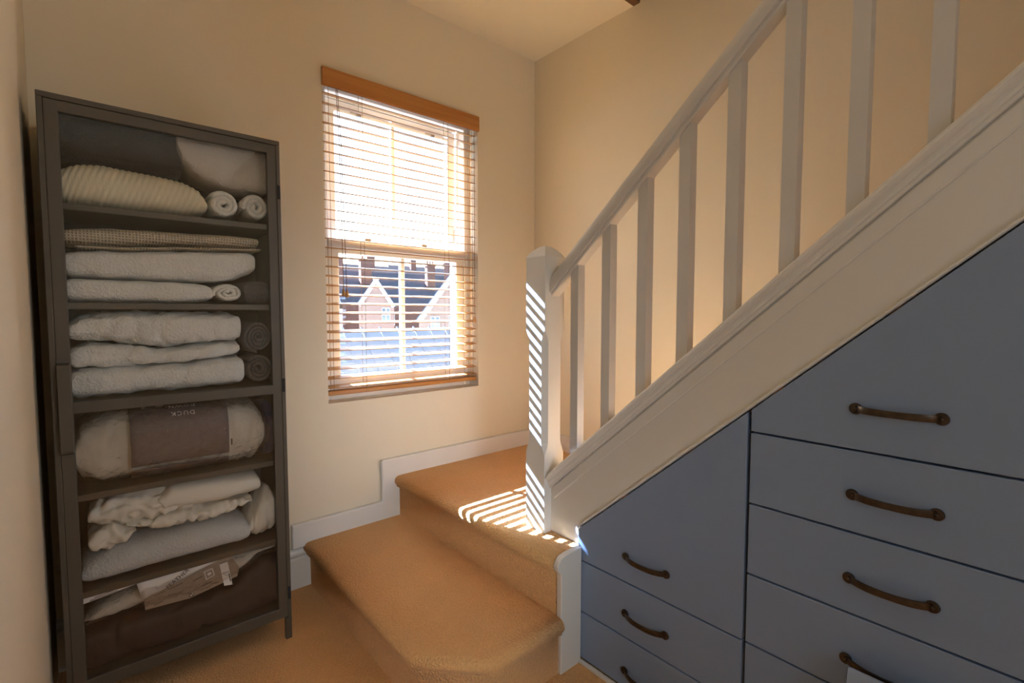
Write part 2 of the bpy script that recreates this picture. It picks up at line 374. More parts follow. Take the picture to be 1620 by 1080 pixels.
for x in (0.768, 0.912, 1.345, 1.488):
    for y in (SY-0.0195, SY+0.0195):
        obj('ladder_cord', tube(bmesh.new(), [(x, y, 0.773), (x, y, 2.05)], 0.0008, 6), M['cord'], bl)
    obj('cord_button', lathe(bmesh.new(), (x, SY-0.0205, 0.766), (0, -1, 0), [(0, 0), (0.004, 0.0005), (0.003, 0.002), (0, 0.0024)], 8), M['valance'], bl)
for pts, tz in (([(0.795, 2.012, 2.02), (0.806, 2.014, 1.8), (0.812, 2.013, 1.205)], 1.205), ([(0.801, 2.012, 2.02), (0.813, 2.014, 1.8), (0.826, 2.013, 1.20)], 1.20), ([(1.494, 2.016, 2.02), (1.494, 2.016, 1.085)], 1.085)):
    c = obj('lift_cord', tube(bmesh.new(), pts, 0.0013, 6), M['cord'], bl)
    x, y, z = pts[-1]
    obj('tassel', lathe(bmesh.new(), (x, y, z-0.03), (0, 0, 1), [(0.002, -0.002), (0.0075, 0), (0.008, 0.006), (0.006, 0.016), (0.0035, 0.026), (0.002, 0.032)], 12), M['slat'], c, True)

# ------------------------------------------------------------------ staircase
def offs(path, d):
    """offset an open XY polyline to its left by d, mitred; end points stay on their lines"""
    P = [Vector((a, b)) for a, b in path]; out = []
    for i, p in enumerate(P):
        t0 = (P[i]-P[i-1]).normalized() if i else (P[1]-P[0]).normalized()
        t1 = (P[i+1]-P[i]).normalized() if i < len(P)-1 else (P[-1]-P[-2]).normalized()
        n0 = Vector((-t0.y, t0.x)); n1 = Vector((-t1.y, t1.x)); n = (n0+n1).normalized()
        out.append(p + n*(d/max(0.35, n.dot(n0))))
    return out
def carpet_step(path, z0, z1, tail, noseh=0.052, over=0.027):
    """carpeted step: riser, rounded nosing and tread; tail closes the tread polygon"""
    prof = [(over, z0), (over-0.001, z1-noseh-0.006), (over-0.006, z1-noseh), (0.009, z1-noseh+0.004)]
    for k in range(9):
        a = -math.pi/2*0.75 + (math.pi*0.875)*k/8
        prof.append((0.022 - 0.022*math.cos(a), z1-0.0235 + 0.0225*math.sin(a)))
    prof += [(0.036, z1-0.0004), (0.07, z1)]
    bm = bmesh.new(); V = []
    for d, z in prof:
        V.append([bm.verts.new((p.x, p.y, z)) for p in offs(path, d)])
    n = len(V[0])
    for a, b in zip(V, V[1:]):
        for i in range(n-1): bm.faces.new((a[i], a[i+1], b[i+1], b[i]))
    for e in (0, -1): bm.faces.new([r[e] for r in V])
    top = V[-1] + [bm.verts.new((x, y, z1)) for x, y in tail]
    bm.faces.new(top)
    return bm
st = thing('staircase', 'carpeted quarter turn staircase with white stringer and tan steps', 'staircase', (1.2, 1.5, 0))
p1 = [(0.620, 2.0), (0.620, 1.128), (0.772, 0.966), (1.046, 0.966)]
o = obj('step', carpet_step(p1, 0.0, 0.182, [(1.05, 2.0)]), M['carpet'], st, True)
p2 = [(1.022, 1.992), (1.022, 1.004)]
bm = carpet_step(p2, 0.175, 0.366, [(1.1565, 1.004), (1.1565, 1.120), (XR-0.022, 1.12), (XR-0.022, 1.992)], over=0.025)
obj('step', bm, M['carpet'], st, True)
# flight up along the right wall
RISE = 0.182; GO = 0.2066; YS = 1.04
for k in range(9):
    y = YS - GO*k; z1 = 0.366 + RISE*(k+1)
    pth = [(XR-0.005, y+0.02), (1.176, y+0.02)]
    bm = bmesh.new(); R = []
    prof = [(y, z1-RISE), (y, z1-0.05), (y+0.018, z1-0.042), (y+0.026, z1-0.025), (y+0.02, z1-0.006), (y+0.004, z1), (y-GO, z1), (y-GO, z1-0.06), (y-0.03, z1-RISE)]
    obj('step', rings(bm, [[(x, a, b) for a, b in prof] for x in (1.176, XR-0.002)]), M['carpet'], st)
# white end panel of the landing
P = [(1.139, 0.0), (1.139, 0.372), (1.075, 0.371), (1.050, 0.366), (1.038, 0.355), (1.032, 0.342), (1.034, 0.328), (1.044, 0.319), (1.0475, 0.310), (1.0475, 0.0)]
obj('end_panel', bev(prism(bmesh.new(), [(x, 0.982, z) for x, z in P], (0, 0.020, 0)), 0.002), M['white'], st)
SL = 0.8805
def capz(y): return 0.573 + SL*(1.12-y)
YE = -0.62
def sweep(prof, y0, y1, zf=capz):
    """profile [(x, dz)] carried along the pitch between y0 and y1, ends cut upright"""
    return rings(bmesh.new(), [[(x, y, zf(y)+dz) for x, dz in prof] for y in (y0, y1)])
# stringer with its lower edge and foot
def lowz(y): return 0.430 + 0.878*(0.997-y)
bm = prism(bmesh.new(), [(1.157, 1.134, 0.368), (1.157, 1.134, capz(1.134)-0.012), (1.157, YE, capz(YE)-0.012), (1.157, YE, lowz(YE)), (1.157, 1.004, lowz(1.004)), (1.157, 1.004, 0.368)], (0.019, 0, 0))
sr = obj('stringer', bm, M['white'], st)
obj('moulding', sweep([(1.158, -0.046), (1.1475, -0.044), (1.1475, -0.036), (1.1425, -0.034), (1.1405, -0.027), (1.1405, -0.020), (1.1365, -0.018), (1.132, -0.015), (1.1275, -0.009), (1.1275, -0.003), (1.131, 0.002), (1.137, 0.004), (1.210, 0.004), (1.210, -0.046)], 1.1345, YE), M['white'], sr)
obj('moulding', sweep([(1.158, -0.092), (1.1535, -0.092), (1.1512, -0.087), (1.1512, -0.052), (1.1535, -0.048), (1.158, -0.048)], 1.115, YE), M['white'], sr)
obj('shadow_bead', sweep([(1.158, 0.0), (1.1455, 0.0), (1.1425, 0.003), (1.1425, 0.006), (1.1455, 0.009), (1.158, 0.009)], 1.004, YE, lambda y: lowz(y)), M['white'], sr)

ba = thing('balustrade', 'white painted newel post with sloping handrail and square balusters', 'balustrade', (1.175, 1.18, 0.366))
# newel post, stop-chamfered
NX0, NX1, NY0, NY1 = 1.1255, 1.2165, 1.135, 1.226
def oct_ring(z, c):
    return [(NX0+c, NY0, z), (NX1-c, NY0, z), (NX1, NY0+c, z), (NX1, NY1-c, z), (NX1-c, NY1, z), (NX0+c, NY1, z), (NX0, NY1-c, z), (NX0, NY0+c, z)]
zs = [(0.366, 0.001), (0.625, 0.001), (0.640, 0.006), (0.655, 0.013), (0.668, 0.0165), (1.008, 0.0165), (1.020, 0.013), (1.036, 0.005), (1.044, 0.001), (1.287, 0.001)]
nw = obj('newel_post', rings(bmesh.new(), [oct_ring(z, c) for z, c in zs]), M['white'], ba)
cx_, cy_ = (NX0+NX1)/2, (NY0+NY1)/2; hw = (NX1-NX0)/2
R = []
for s, z in ((1.0, 1.287), (0.97, 1.2905), (0.86, 1.299), (0.70, 1.3085), (0.5, 1.317), (0.25, 1.325), (0.02, 1.328)):
    R.append([(cx_-hw*s, cy_-hw*s, z), (cx_+hw*s, cy_-hw*s, z), (cx_+hw*s, cy_+hw*s, z), (cx_-hw*s, cy_+hw*s, z)])
obj('newel_cap', rings(bmesh.new(), R), M['white'], nw)
def railz(y): return 1.245 + SL*(1.115-y)
hp = [(1.147, -0.058), (1.1445, -0.050), (1.1445, -0.030), (1.148, -0.012), (1.158, -0.003), (1.175, 0.0), (1.192, -0.003), (1.202, -0.012), (1.2055, -0.030), (1.2055, -0.050), (1.203, -0.058), (1.196, -0.058), (1.196, -0.066), (1.193, -0.070), (1.157, -0.070), (1.154, -0.066), (1.154, -0.058)]
hr = obj('handrail', sweep(hp, 1.1355, YE, railz), M['baluster'], ba); soften(hr, 40)
bw = 0.031; y0 = 1.043 - 0.0005
def balu(y, top=True):
    a, b = y-bw/2, y+bw/2; x0, x1 = 1.164, 1.164+bw
    bm = bmesh.new()
    return rings(bm, [[(x0, a, capz(a)+0.002), (x1, a, capz(a)+0.002), (x1, b, capz(b)+0.002), (x0, b, capz(b)+0.002)], [(x0, a, railz(a)-0.066), (x1, a, railz(a)-0.066), (x1, b, railz(b)-0.066), (x0, b, railz(b)-0.066)]])
b0 = obj('baluster', balu(y0), M['baluster'], ba)
for k in range(1, 13):
    dup(b0, ba, (0, -0.1238*k, 0.1238*k*SL))

# ------------------------------------------------------------------ drawers built in under the stairs
def handle_bm(yc, zc, x=1.140):
    bm = bmesh.new(); L = 0.0645
    for s in (-1, 1):
        lathe(bm, (x, yc+s*L, zc), (-1, 0, 0), [(0.0105, 0), (0.0115, 0.002), (0.0105, 0.0045), (0.0085, 0.005), (0.0082, 0.0042), (0.004, 0.0045), (0.0036, 0.0075), (0.0015, 0.0088), (0, 0.009)], 18)
    R = []
    for k in range(17):
        t = -1 + 2*k/16; y = yc + t*L; out = 0.003 + 0.021*(1-abs(t)**2.6)**0.9
        hh = 0.0064 + 0.0008*abs(t); th = 0.0022
        R.append([(x-out+th, y, zc-hh), (x-out-th*0.4, y, zc-hh*0.96), (x-out-th, y, zc), (x-out-th*0.4, y, zc+hh*0.96), (x-out+th, y, zc+hh)])
    rings(bm, R)
    return bm
def front(unit, name, pts, hy, hz):
    """pts: (y, z) outline of the front"""
    bm = prism(bmesh.new(), [(1.1405, y, z) for y, z in pts], (0.018, 0, 0)); bev(bm, 0.0016, 2)
    d = obj(name, bm, M['drawer'], unit)
    if hy is not None:
        h = obj('handle', handle_bm(hy, hz), M['bronze'], d, label='aged bronze strap pull with round ends'); soften(h, 50)
    return d
G = 0.0022
ul = thing('drawer_unit', 'blue grey built in drawer unit at the low end under the stairs', 'drawers', (1.3, 0.745, 0))
ur = thing('drawer_unit', 'tall blue grey built in drawer unit at the high end under the stairs', 'drawers', (1.3, 0.0, 0))
def topz(y): return lowz(y) - 0.005
obj('carcass', prism(bmesh.new(), [(1.160, 0.999, 0.0), (1.160, 0.999, 0.41), (1.160, 0.4855, lowz(0.4855)-0.02), (1.160, 0.4855, 0.0)], (0.0155, 0, 0)), M['carcass'], ul)
obj('carcass', prism(bmesh.new(), [(1.160, 0.4795, 0.0), (1.160, 0.4795, lowz(0.4795)-0.02), (1.160, YE+0.02, lowz(YE)-0.02), (1.160, YE+0.02, 0.0)], (0.0155, 0, 0)), M['carcass'], ur)
a, b = 0.9985, 0.4865
rows_l = [(0.012, 0.1635), (0.1635, 0.328)]
for z0, z1 in rows_l: front(ul, 'drawer', [(a, z0+G), (a, z1-G), (b, z1-G), (b, z0+G)], 0.752, (z0+z1)/2 - 0.008 if z0 > .1 else 0.066)
front(ul, 'drawer', [(a, 0.328+G), (a, topz(a)), (b, topz(b)), (b, 0.328+G)], 0.752, 0.406)
a, b = 0.4785, -0.60
rows_r = [(0.012, 0.163), (0.163, 0.329), (0.329, 0.495), (0.495, 0.662), (0.662, 0.829)]
for z0, z1 in rows_r: front(ur, 'drawer', [(a, z0+G), (a, z1-G), (b, z1-G), (b, z0+G)], 0.2135, {0.329: 0.401, 0.495: 0.569, 0.662: 0.740}.get(z0, (z0+z1)/2-0.01))
front(ur, 'drawer', [(a, 0.829+G), (a, topz(a)), (b, topz(b)), (b, 0.829+G)], 0.2135, 0.913)
obj('baseboard_drawers', bev(B(1.128, 1.1400, YE+0.02, 0.981, 0.0, 0.012), 0.002), M['white'], kind='structure')

# printed board leaning on the lowest visible handle
bd = obj('printed_board', bev(prism(bmesh.new(), [(0.985, 0.262, 0.002), (0.985, -0.16, 0.002), (1.0995, -0.16, 0.412), (1.0995, 0.262, 0.412)], (-0.008, 0, 0.002)), 0.001), M['poster'])
tag(bd, 'pale grey blue printed board leaning in front of a low drawer handle', 'board')

# ------------------------------------------------------------------ glass fronted cabinet
cb = thing('display_cabinet', 'tall narrow dark metal cabinet with glass door beside the window', 'cabinet', (0.203, 1.85, 0))
CX0, CX1, CY0, CY1, CZ1 = -0.079, 0.485, 1.702, 1.995, 1.652
def cpart(n, x0, x1, y0, y1, z0, z1, b=0.0015, m='metal', parent=cb): return obj(n, bev(B(x0, x1, y0, y1, z0, z1), b), M[m], parent)
cpart('side_panel', CX0, CX0+0.012, CY0, CY1, 0.075, CZ1-0.014)
cpart('side_panel', CX1-0.012, CX1, CY0, CY1, 0.075, CZ1-0.014)
cpart('top_panel', CX0, CX1, CY0, CY1, CZ1-0.014, CZ1)
cpart('bottom_panel', CX0+0.012, CX1-0.012, CY0+0.02, CY1, 0.085, 0.108)
cpart('back_panel', CX0+0.012, CX1-0.012, CY1-0.006, CY1-0.001, 0.108, CZ1-0.014, m='metalb')
for x in (CX0, CX1-0.019):
    for y in (CY0, CY1-0.019): cpart('leg', x, x+0.019, y, y+0.019, 0.0, 0.075)
for zt in (1.389, 1.130, 0.866, 0.612, 0.344): cpart('shelf', CX0+0.0125, CX1-0.0125, 1.733, CY1-0.007, zt-0.018, zt)
# door with two panes
DX0, DX1, DZ0, DZ1, DY0, DY1 = -0.067, 0.474, 0.078, 1.637, 1.704, 1.722
bm = bmesh.new(); xs = [DX0, -0.0385, 0.446, DX1]; zs = [DZ0, 0.113, 0.838, 0.868, 1.609, DZ1]
F = [[bm.verts.new((x, DY0, z)) for z in zs] for x in xs]; K = [[bm.verts.new((x, DY1, z)) for z in zs] for x in xs]
for i in range(3):
    for j in range(5):
        if i == 1 and j in (1, 3): continue
        bm.faces.new((F[i][j], F[i+1][j], F[i+1][j+1], F[i][j+1])); bm.faces.new((K[i][j], K[i][j+1], K[i+1][j+1], K[i+1][j]))
def q(a, b): bm.faces.new((F[a[0]][a[1]], F[b[0]][b[1]], K[b[0]][b[1]], K[a[0]][a[1]]))
for j in (1, 3):
    for a, b in (((1,j),(2,j)),((2,j),(2,j+1)),((2,j+1),(1,j+1)),((1,j+1),(1,j))): q(a, b)
for i in range(3): q((i,0),(i+1,0)); q((i,5),(i+1,5))
for j in range(5): q((0,j),(0,j+1)); q((3,j),(3,j+1))
dr = obj('door', bev(bm, 0.002, 2), M['metal'], cb)
for z0, z1 in ((0.113, 0.838), (0.868, 1.609)):
    obj('glass_pane', B(-0.041, 0.4485, 1.7115, 1.7145, z0-0.002, z1+0.002), M['doorglass'], dr)
bm = prism(bmesh.new(), [(-0.0665, 1.704, 0.973), (-0.0665, 1.704, 0.733), (-0.0665, 1.688, 0.738), (-0.0665, 1.684, 0.746), (-0.0665, 1.684, 0.960), (-0.0665, 1.688, 0.968)], (0.026, 0, 0))
obj('door_handle', bev(bm, 0.0015), M['metal'], dr)
for z in (0.16, 0.865, 1.49):
    obj('hinge', bev(B(0.4745, 0.4835, 1.700, 1.7035, z-0.022, z+0.022), 0.001), M['dark'], dr)

# ------------------------------------------------------------------ linen in the cabinet
def sgn(v, p): return math.copysign(abs(v)**p, v)
def folded(top, bot, y0, y1, nx=70, ns=40, endp=4.0, secp=3.0, amp=0.002, freq=25.0, stretch=(1, 1, 1), seed=0, rib=None, crease=None, front_tuck=0.0, endl=None, endr=None):
    """a soft folded or stuffed textile: outline seen from the front, rounded to front and back, wrinkled"""
    tx, tz = zip(*top); bx, bz = zip(*bot); x0 = min(tx[0], bx[0]); x1 = max(tx[-1], bx[-1])
    bm = bmesh.new(); R = []; sv = Vector((seed*7.3, seed*3.1, seed*5.7))
    for i in range(nx+1):
        u = -math.cos(math.pi*i/nx); u = 0.55*u + 0.45*(-1 + 2*i/nx)
        x = (x0+x1)/2 + u*(x1-x0)/2
        zt = np.interp(x, tx, tz); zb = np.interp(x, bx, bz)
        ep = (endl if u < 0 else endr) or endp
        e = max(0.02, (1-min(1, abs(u))**ep))**(1/ep)
        zc = (zt+zb)/2; hz = (zt-zb)/2*e; yc = (y0+y1)/2; hy = (y1-y0)/2*(0.90+0.10*e)
        r = []
        for k in range(ns):
            a = 2*math.pi*k/ns
            cy = sgn(math.cos(a), 2/secp); sz = sgn(math.sin(a), 2/secp)
            p = Vector((x, yc - hy*cy, zc + hz*sz))
            q_ = Vector((p.x*stretch[0], p.y*stretch[1], p.z*stretch[2]))*freq + sv
            d = noise.noise(q_)*amp + noise.noise(q_*2.3)*amp*0.45
            if crease: d -= crease*max(0, 0.22-abs(noise.noise(q_*0.8+Vector((9, 3, 1)))))/0.22*e
            if rib:
                ph = (p.x + rib[1]*(zt-p.z))/rib[0]
                d += rib[2]*(abs(math.sin(math.pi*ph))**0.7 - 0.5)
            nrm = Vector((0, -cy*abs(cy)**0.5/ max(hy, .001)*hz, sz)).normalized() if (abs(cy)+abs(sz)) else Vector((0, 0, 1))
            p += nrm*d*min(1, e*1.5)
            r.append(p)
        R.append(r)
    return rings(bm, R)
def linen(name, label, cat, m, bm, group=None):
    o = obj(name, bm, m, None, True); tag(o, label, cat, group); return o
def rolled(cx, cz, rx, rz, y0, y1, turns=2.6, th=0.012, start=0.0, seed=0, core=0.12):
    """a rolled towel: rounded band wound into a spiral, axis along y"""
    bm = bmesh.new(); R = []; n = int(turns*26)
    for i in range(n+1):
        t = i/n; ang = start + 2*math.pi*turns*t; k = core + (1-core)*t
        wob = 1 + 0.06*noise.noise(Vector((ang*0.7, seed*3.3, 0)))
        px = cx + (rx-th/2)*k*math.cos(ang)*wob; pz = cz + (rz-th/2)*k*math.sin(ang)*wob
        nx_, nz_ = math.cos(ang), math.sin(ang)
        h = th/2; r = []
        for (a, yy) in ((-.75, y0+h*.5), (-.45, y0+h*.12), (0, y0), (.45, y0+h*.12), (.75, y0+h*.5), (1, y0+h*1.4), (1, y1), (-1, y1), (-1, y0+h*1.4)):
            yq = yy + 0.004*noise.noise(Vector((ang*0.9, seed+5.0, 0))) if yy < y1 else yy
            r.append((px+nx_*h*a*0.93, yq, pz+nz_*h*a*0.93))
        R.append(r)
    return rings(bm, R)
gT = 'towels stacked in the cabinet'
# top shelf
linen('blanket', 'cream rib knit blanket folded on the top cabinet shelf', 'blanket', M['cream'],
      folded([(-0.046, 1.487), (-0.01, 1.503), (0.042, 1.509), (0.123, 1.506), (0.227, 1.499), (0.268, 1.487), (0.286, 1.462)], [(-0.046, 1.391), (0.286, 1.391)], 1.738, 1.90, 200, 44, 5, 2.6, 0.002, 12, seed=1, rib=(0.0140, 0.38, 0.0036), endl=9, endr=4))
linen('blanket', 'charcoal blanket at the back of the top cabinet shelf', 'blanket', M['charcoal'],
      folded([(-0.055, 1.634), (0.1, 1.636), (0.23, 1.634)], [(-0.055, 1.512), (0.23, 1.512)], 1.785, 1.98, 60, 40, 20, 7, 0.003, 12, seed=2))
linen('blanket', 'pale grey plush throw above the two small rolled towels', 'blanket', M['plush'],
      folded([(0.218, 1.630), (0.30, 1.636), (0.40, 1.636), (0.4635, 1.635)], [(0.218, 1.586), (0.230, 1.552), (0.250, 1.528), (0.285, 1.508), (0.33, 1.493), (0.4635, 1.490)], 1.754, 1.95, 80, 48, 22, 5, 0.005, 15, seed=3, endl=14, endr=22, crease=0.003))
linen('rolled_towel', 'small white rolled towel right of the cream blanket', 'towel', M['towel'], rolled(0.329, 1.437, 0.047, 0.045, 1.742, 1.90, 2.3, 0.019, 0.6, 1, 0.2), gT)
linen('rolled_towel', 'small white rolled towel in the corner under the plush throw', 'towel', M['towel'], rolled(0.420, 1.439, 0.043, 0.047, 1.738, 1.90, 2.2, 0.018, 2.1, 2, 0.2), gT)
# second shelf
wb = thing('blanket', 'beige waffle weave blanket on top of the second shelf pile', 'blanket', (0.2, 1.83, 1.275))
obj('upper_fold', folded([(-0.045, 1.326), (0.062, 1.340), (0.238, 1.345), (0.425, 1.349)], [(-0.045, 1.284), (0.03, 1.282), (0.20, 1.300), (0.425, 1.311)], 1.737, 1.93, 70, 28, 14, 2.6, 0.003, 9, seed=4), M['waffle'], wb, True)
obj('lower_fold', folded([(-0.02, 1.281), (0.1, 1.287), (0.24, 1.300), (0.43, 1.310)], [(-0.02, 1.275), (0.1, 1.278), (0.24, 1.292), (0.43, 1.302)], 1.736, 1.93, 60, 16, 20, 3, 0.0015, 14, seed=5), M['waffle'], wb, True)
linen('folded_towel', 'thick off white folded towel under the waffle blanket', 'towel', M['towelb'],
      folded([(-0.041, 1.268), (0.087, 1.276), (0.236, 1.290), (0.398, 1.300), (0.414, 1.295)], [(-0.041, 1.199), (0.2, 1.197), (0.30, 1.198), (0.36, 1.208), (0.414, 1.232)], 1.742, 1.93, 80, 44, 16, 4.2, 0.004, 18, seed=6, crease=0.0015), gT)
linen('folded_towel', 'off white folded towel lowest on the second shelf', 'towel', M['towelb'],
      folded([(-0.041, 1.1955), (0.2, 1.1955), (0.295, 1.193)], [(-0.041, 1.132), (0.295, 1.132)], 1.742, 1.93, 80, 44, 16, 4.2, 0.003, 18, seed=7, endr=4.5, crease=0.001), gT)
rt = linen('rolled_towel', 'small off white folded roll at the end of lowest second shelf towel', 'towel', M['towel'], rolled(0.334, 1.164, 0.047, 0.032, 1.745, 1.92, 2.4, 0.015, 1.0, 3, 0.15), gT)
linen('folded_cloth', 'dark grey folded cloth in the right corner of the second shelf', 'cloth', M['greytowel'],
      folded([(0.386, 1.205), (0.463, 1.212)], [(0.386, 1.132), (0.463, 1.132)], 1.775, 1.95, 30, 26, 6, 3, 0.003, 18, seed=8))
# third shelf
linen('folded_towel', 'crumpled white towel topmost on the third shelf', 'towel', M['towelb'],
      folded([(-0.041, 1.080), (-0.02, 1.098), (0.03, 1.106), (0.153, 1.107), (0.366, 1.101)], [(-0.041, 1.028), (0.0, 1.027), (0.078, 1.013), (0.164, 0.999), (0.259, 1.007), (0.366, 1.018)], 1.740, 1.93, 110, 52, 14, 3.6, 0.008, 19, (1, 1, 0.7), seed=9, crease=0.006), gT)
linen('folded_towel', 'white folded towel in the middle of the third shelf pile', 'towel', M['towelb'],
      folded([(-0.041, 1.013), (0.0, 1.018), (0.078, 1.010), (0.164, 0.997), (0.259, 1.004), (0.362, 1.014)], [(-0.041, 0.950), (0.209, 0.951), (0.362, 0.969)], 1.743, 1.93, 110, 52, 14, 3.4, 0.007, 21, (1, 1, 0.5), seed=10, crease=0.005), gT)
linen('folded_towel', 'white folded towel at the bottom of the third shelf pile', 'towel', M['towelb'],
      folded([(-0.041, 0.949), (0.209, 0.950), (0.33, 0.964), (0.372, 0.968)], [(-0.041, 0.869), (0.372, 0.874)], 1.738, 1.93, 110, 52, 14, 3.6, 0.006, 18, (1, 1, 0.6), seed=11, crease=0.005), gT)
linen('rolled_towel', 'slate grey rolled towel upper one on the third shelf', 'towel', M['greytowel'], rolled(0.418, 1.024, 0.046, 0.054, 1.748, 1.93, 3.6, 0.011, 0.8, 4, 0.12), gT)
linen('rolled_towel', 'brown grey rolled towel lying below the slate grey roll', 'towel', M['greytowel2'], rolled(0.418, 0.918, 0.046, 0.049, 1.752, 1.93, 3.0, 0.012, 2.4, 5, 0.15), gT)

# lettering
def letters(txt, size, M4, m, parent, name='lettering', ext=0.0002, spacing=1.0):
    cu = bpy.data.curves.new('t', 'FONT'); cu.body = txt; cu.size = size; cu.extrude = ext; cu.align_x = 'CENTER'; cu.align_y = 'CENTER'; cu.space_character = spacing; cu.resolution_u = 3
    to = bpy.data.objects.new('t', cu); COL.objects.link(to); bpy.context.view_layer.update()
    me = bpy.data.meshes.new_from_object(to.evaluated_get(bpy.context.evaluated_depsgraph_get()))
    bpy.data.objects.remove(to); bpy.data.curves.remove(cu)
    bm = bmesh.new(); bm.from_mesh(me); bpy.data.meshes.remove(me); bmesh.ops.transform(bm, matrix=M4, verts=bm.verts)
    return obj(name, bm, m, parent)
def plane_M(o, ux, uy):
    ux = Vector(ux).normalized(); uy = Vector(uy); uy = (uy - ux*uy.dot(ux)).normalized(); n = ux.cross(uy)
    return Matrix.Translation(o) @ Matrix((ux, uy, n)).transposed().to_4x4()

# fourth shelf: duvet in its plastic bag
dv = thing('bagged_duvet', 'white duvet in a clear plastic bag with a mauve brown card', 'duvet', (0.2, 1.85, 0.613))
dtop = [(-0.043, 0.770), (-0.028, 0.805), (0.03, 0.828), (0.15, 0.833), (0.30, 0.831), (0.40, 0.815), (0.43, 0.78)]
dbot = [(-0.043, 0.660), (-0.03, 0.628), (0.02, 0.615), (0.40, 0.615), (0.43, 0.65)]
obj('duvet', folded(dtop, dbot, 1.748, 1.955, 110, 56, 9, 2.9, 0.010, 15, (1, 1, .5), seed=12, crease=0.009), M['duvet'], dv, True)
# card wrapped over the front of the duvet
def wrap_strip(x0, x1, zprof, nx=14, lift=0.0, seed=0):
    bm = bmesh.new(); R = []
    for i in range(nx+1):
        x = x0 + (x1-x0)*i/nx
        R.append([(x, y - lift + 0.0022*noise.noise(Vector((x*38, z*14, seed))), z) for y, z in zprof] + [(x, y+0.002-lift, z) for y, z in zprof[::-1]])
    return rings(bm, R)
zc_, hz_, hy_ = 0.723, 0.108, 0.1065
def dfront(z):
    s = min(1, abs((z-zc_)/hz_)); return 1.8515 - hy_*(1-s**2.9)**(1/2.9) - 0.0125
obj('card', wrap_strip(0.077, 0.322, [(dfront(z), z) for z in np.linspace(0.662, 0.826, 16)], seed=3), M['insert'], dv, True)
obj('card', wrap_strip(0.077, 0.322, [(dfront(z)+0.001, z) for z in np.linspace(0.618, 0.650, 6)], seed=6), M['insert'], dv, True)
for t, z, sz in (('DUCK', 0.803, 0.019), ('DOWN', 0.8215, 0.018)):
    y = dfront(z) - (0.0035 if t == 'DUCK' else 0.006); dy = dfront(z+0.004) - dfront(z-0.004)
    letters(t, sz, plane_M((0.205, y, z), (-1, 0, 0), (0, -dy, -0.008)), M['print'], dv, spacing=1.25)
obj('size_mark', B(0.3265, 0.3305, 1.7335, 1.7345, 0.686, 0.706), M['ink'], dv)
bm = folded([(x+(-0.003 if i == 0 else 0.008 if i == len(dtop)-1 else 0), z+0.004) for i, (x, z) in enumerate(dtop)], [(x, max(0.614, z-0.004)) for x, z in dbot], 1.7245, 1.965, 130, 64, 12, 2.9, 0.005, 34, (1, 1, .6), seed=14, crease=0.005)
obj('plastic_bag', bm, M['plastic'], dv, True)
linen('folded_cloth', 'navy blue cloth tucked at the right end of the duvet shelf', 'cloth', M['navy'],
      folded([(0.435, 0.80), (0.466, 0.80)], [(0.435, 0.6135), (0.466, 0.6135)], 1.77, 1.95, 20, 26, 6, 3, 0.003, 18, seed=15))
# fifth shelf
linen('folded_towel', 'pale blue grey folded towel under the crumpled white sheet', 'towel', M['bluetowel'],
      folded([(-0.04, 0.420), (0.05, 0.437), (0.20, 0.440), (0.36, 0.437), (0.375, 0.43)], [(-0.04, 0.346), (0.375, 0.346)], 1.738, 1.95, 80, 40, 7, 2.6, 0.004, 12, seed=16, crease=0.002), gT)
fs = thing('bed_sheet', 'crumpled white cotton bed sheet folded above the pale blue grey towel', 'sheet', (0.2, 1.84, 0.44))
obj('gathered_layer', folded([(-0.022, 0.575), (0.03, 0.596), (0.10, 0.592), (0.18, 0.585), (0.24, 0.575)], [(-0.022, 0.500), (0.05, 0.485), (0.12, 0.482), (0.24, 0.490)], 1.742, 1.94, 110, 50, 4, 2.3, 0.012, 26, (1, 1, .8), seed=17, crease=0.014), M['sheet'], fs, True)
obj('smooth_flap', folded([(0.135, 0.560), (0.17, 0.594), (0.28, 0.586), (0.40, 0.576), (0.41, 0.572)], [(0.135, 0.545), (0.15, 0.505), (0.28, 0.500), (0.41, 0.508)], 1.736, 1.94, 80, 44, 9, 2.8, 0.003, 12, seed=18, crease=0.0015), M['sheet'], fs, True)
obj('hem_layer', folded([(0.06, 0.508), (0.15, 0.507), (0.28, 0.505), (0.385, 0.508)], [(0.06, 0.487), (0.12, 0.462), (0.20, 0.452), (0.30, 0.452), (0.385, 0.478)], 1.739, 1.93, 90, 40, 6, 2.3, 0.009, 30, (1, 1, .6), seed=19, crease=0.010), M['sheet'], fs, True)
obj('gathered_corner', folded([(-0.024, 0.500), (0.03, 0.512), (0.082, 0.490)], [(-0.024, 0.440), (0.02, 0.430), (0.06, 0.444), (0.082, 0.470)], 1.734, 1.90, 60, 44, 3, 2.2, 0.010, 26, seed=20, crease=0.009), M['sheet'], fs, True)
linen('pillowcase', 'crumpled off white pillowcase stuffed in the right corner of the sheet shelf', 'pillowcase', M['duvet'],
      folded([(0.372, 0.412), (0.395, 0.458), (0.44, 0.515), (0.464, 0.52)], [(0.372, 0.368), (0.40, 0.348), (0.464, 0.348)], 1.742, 1.92, 60, 44, 3, 2.2, 0.008, 26, (1.3, 1, .5), seed=21, crease=0.008))
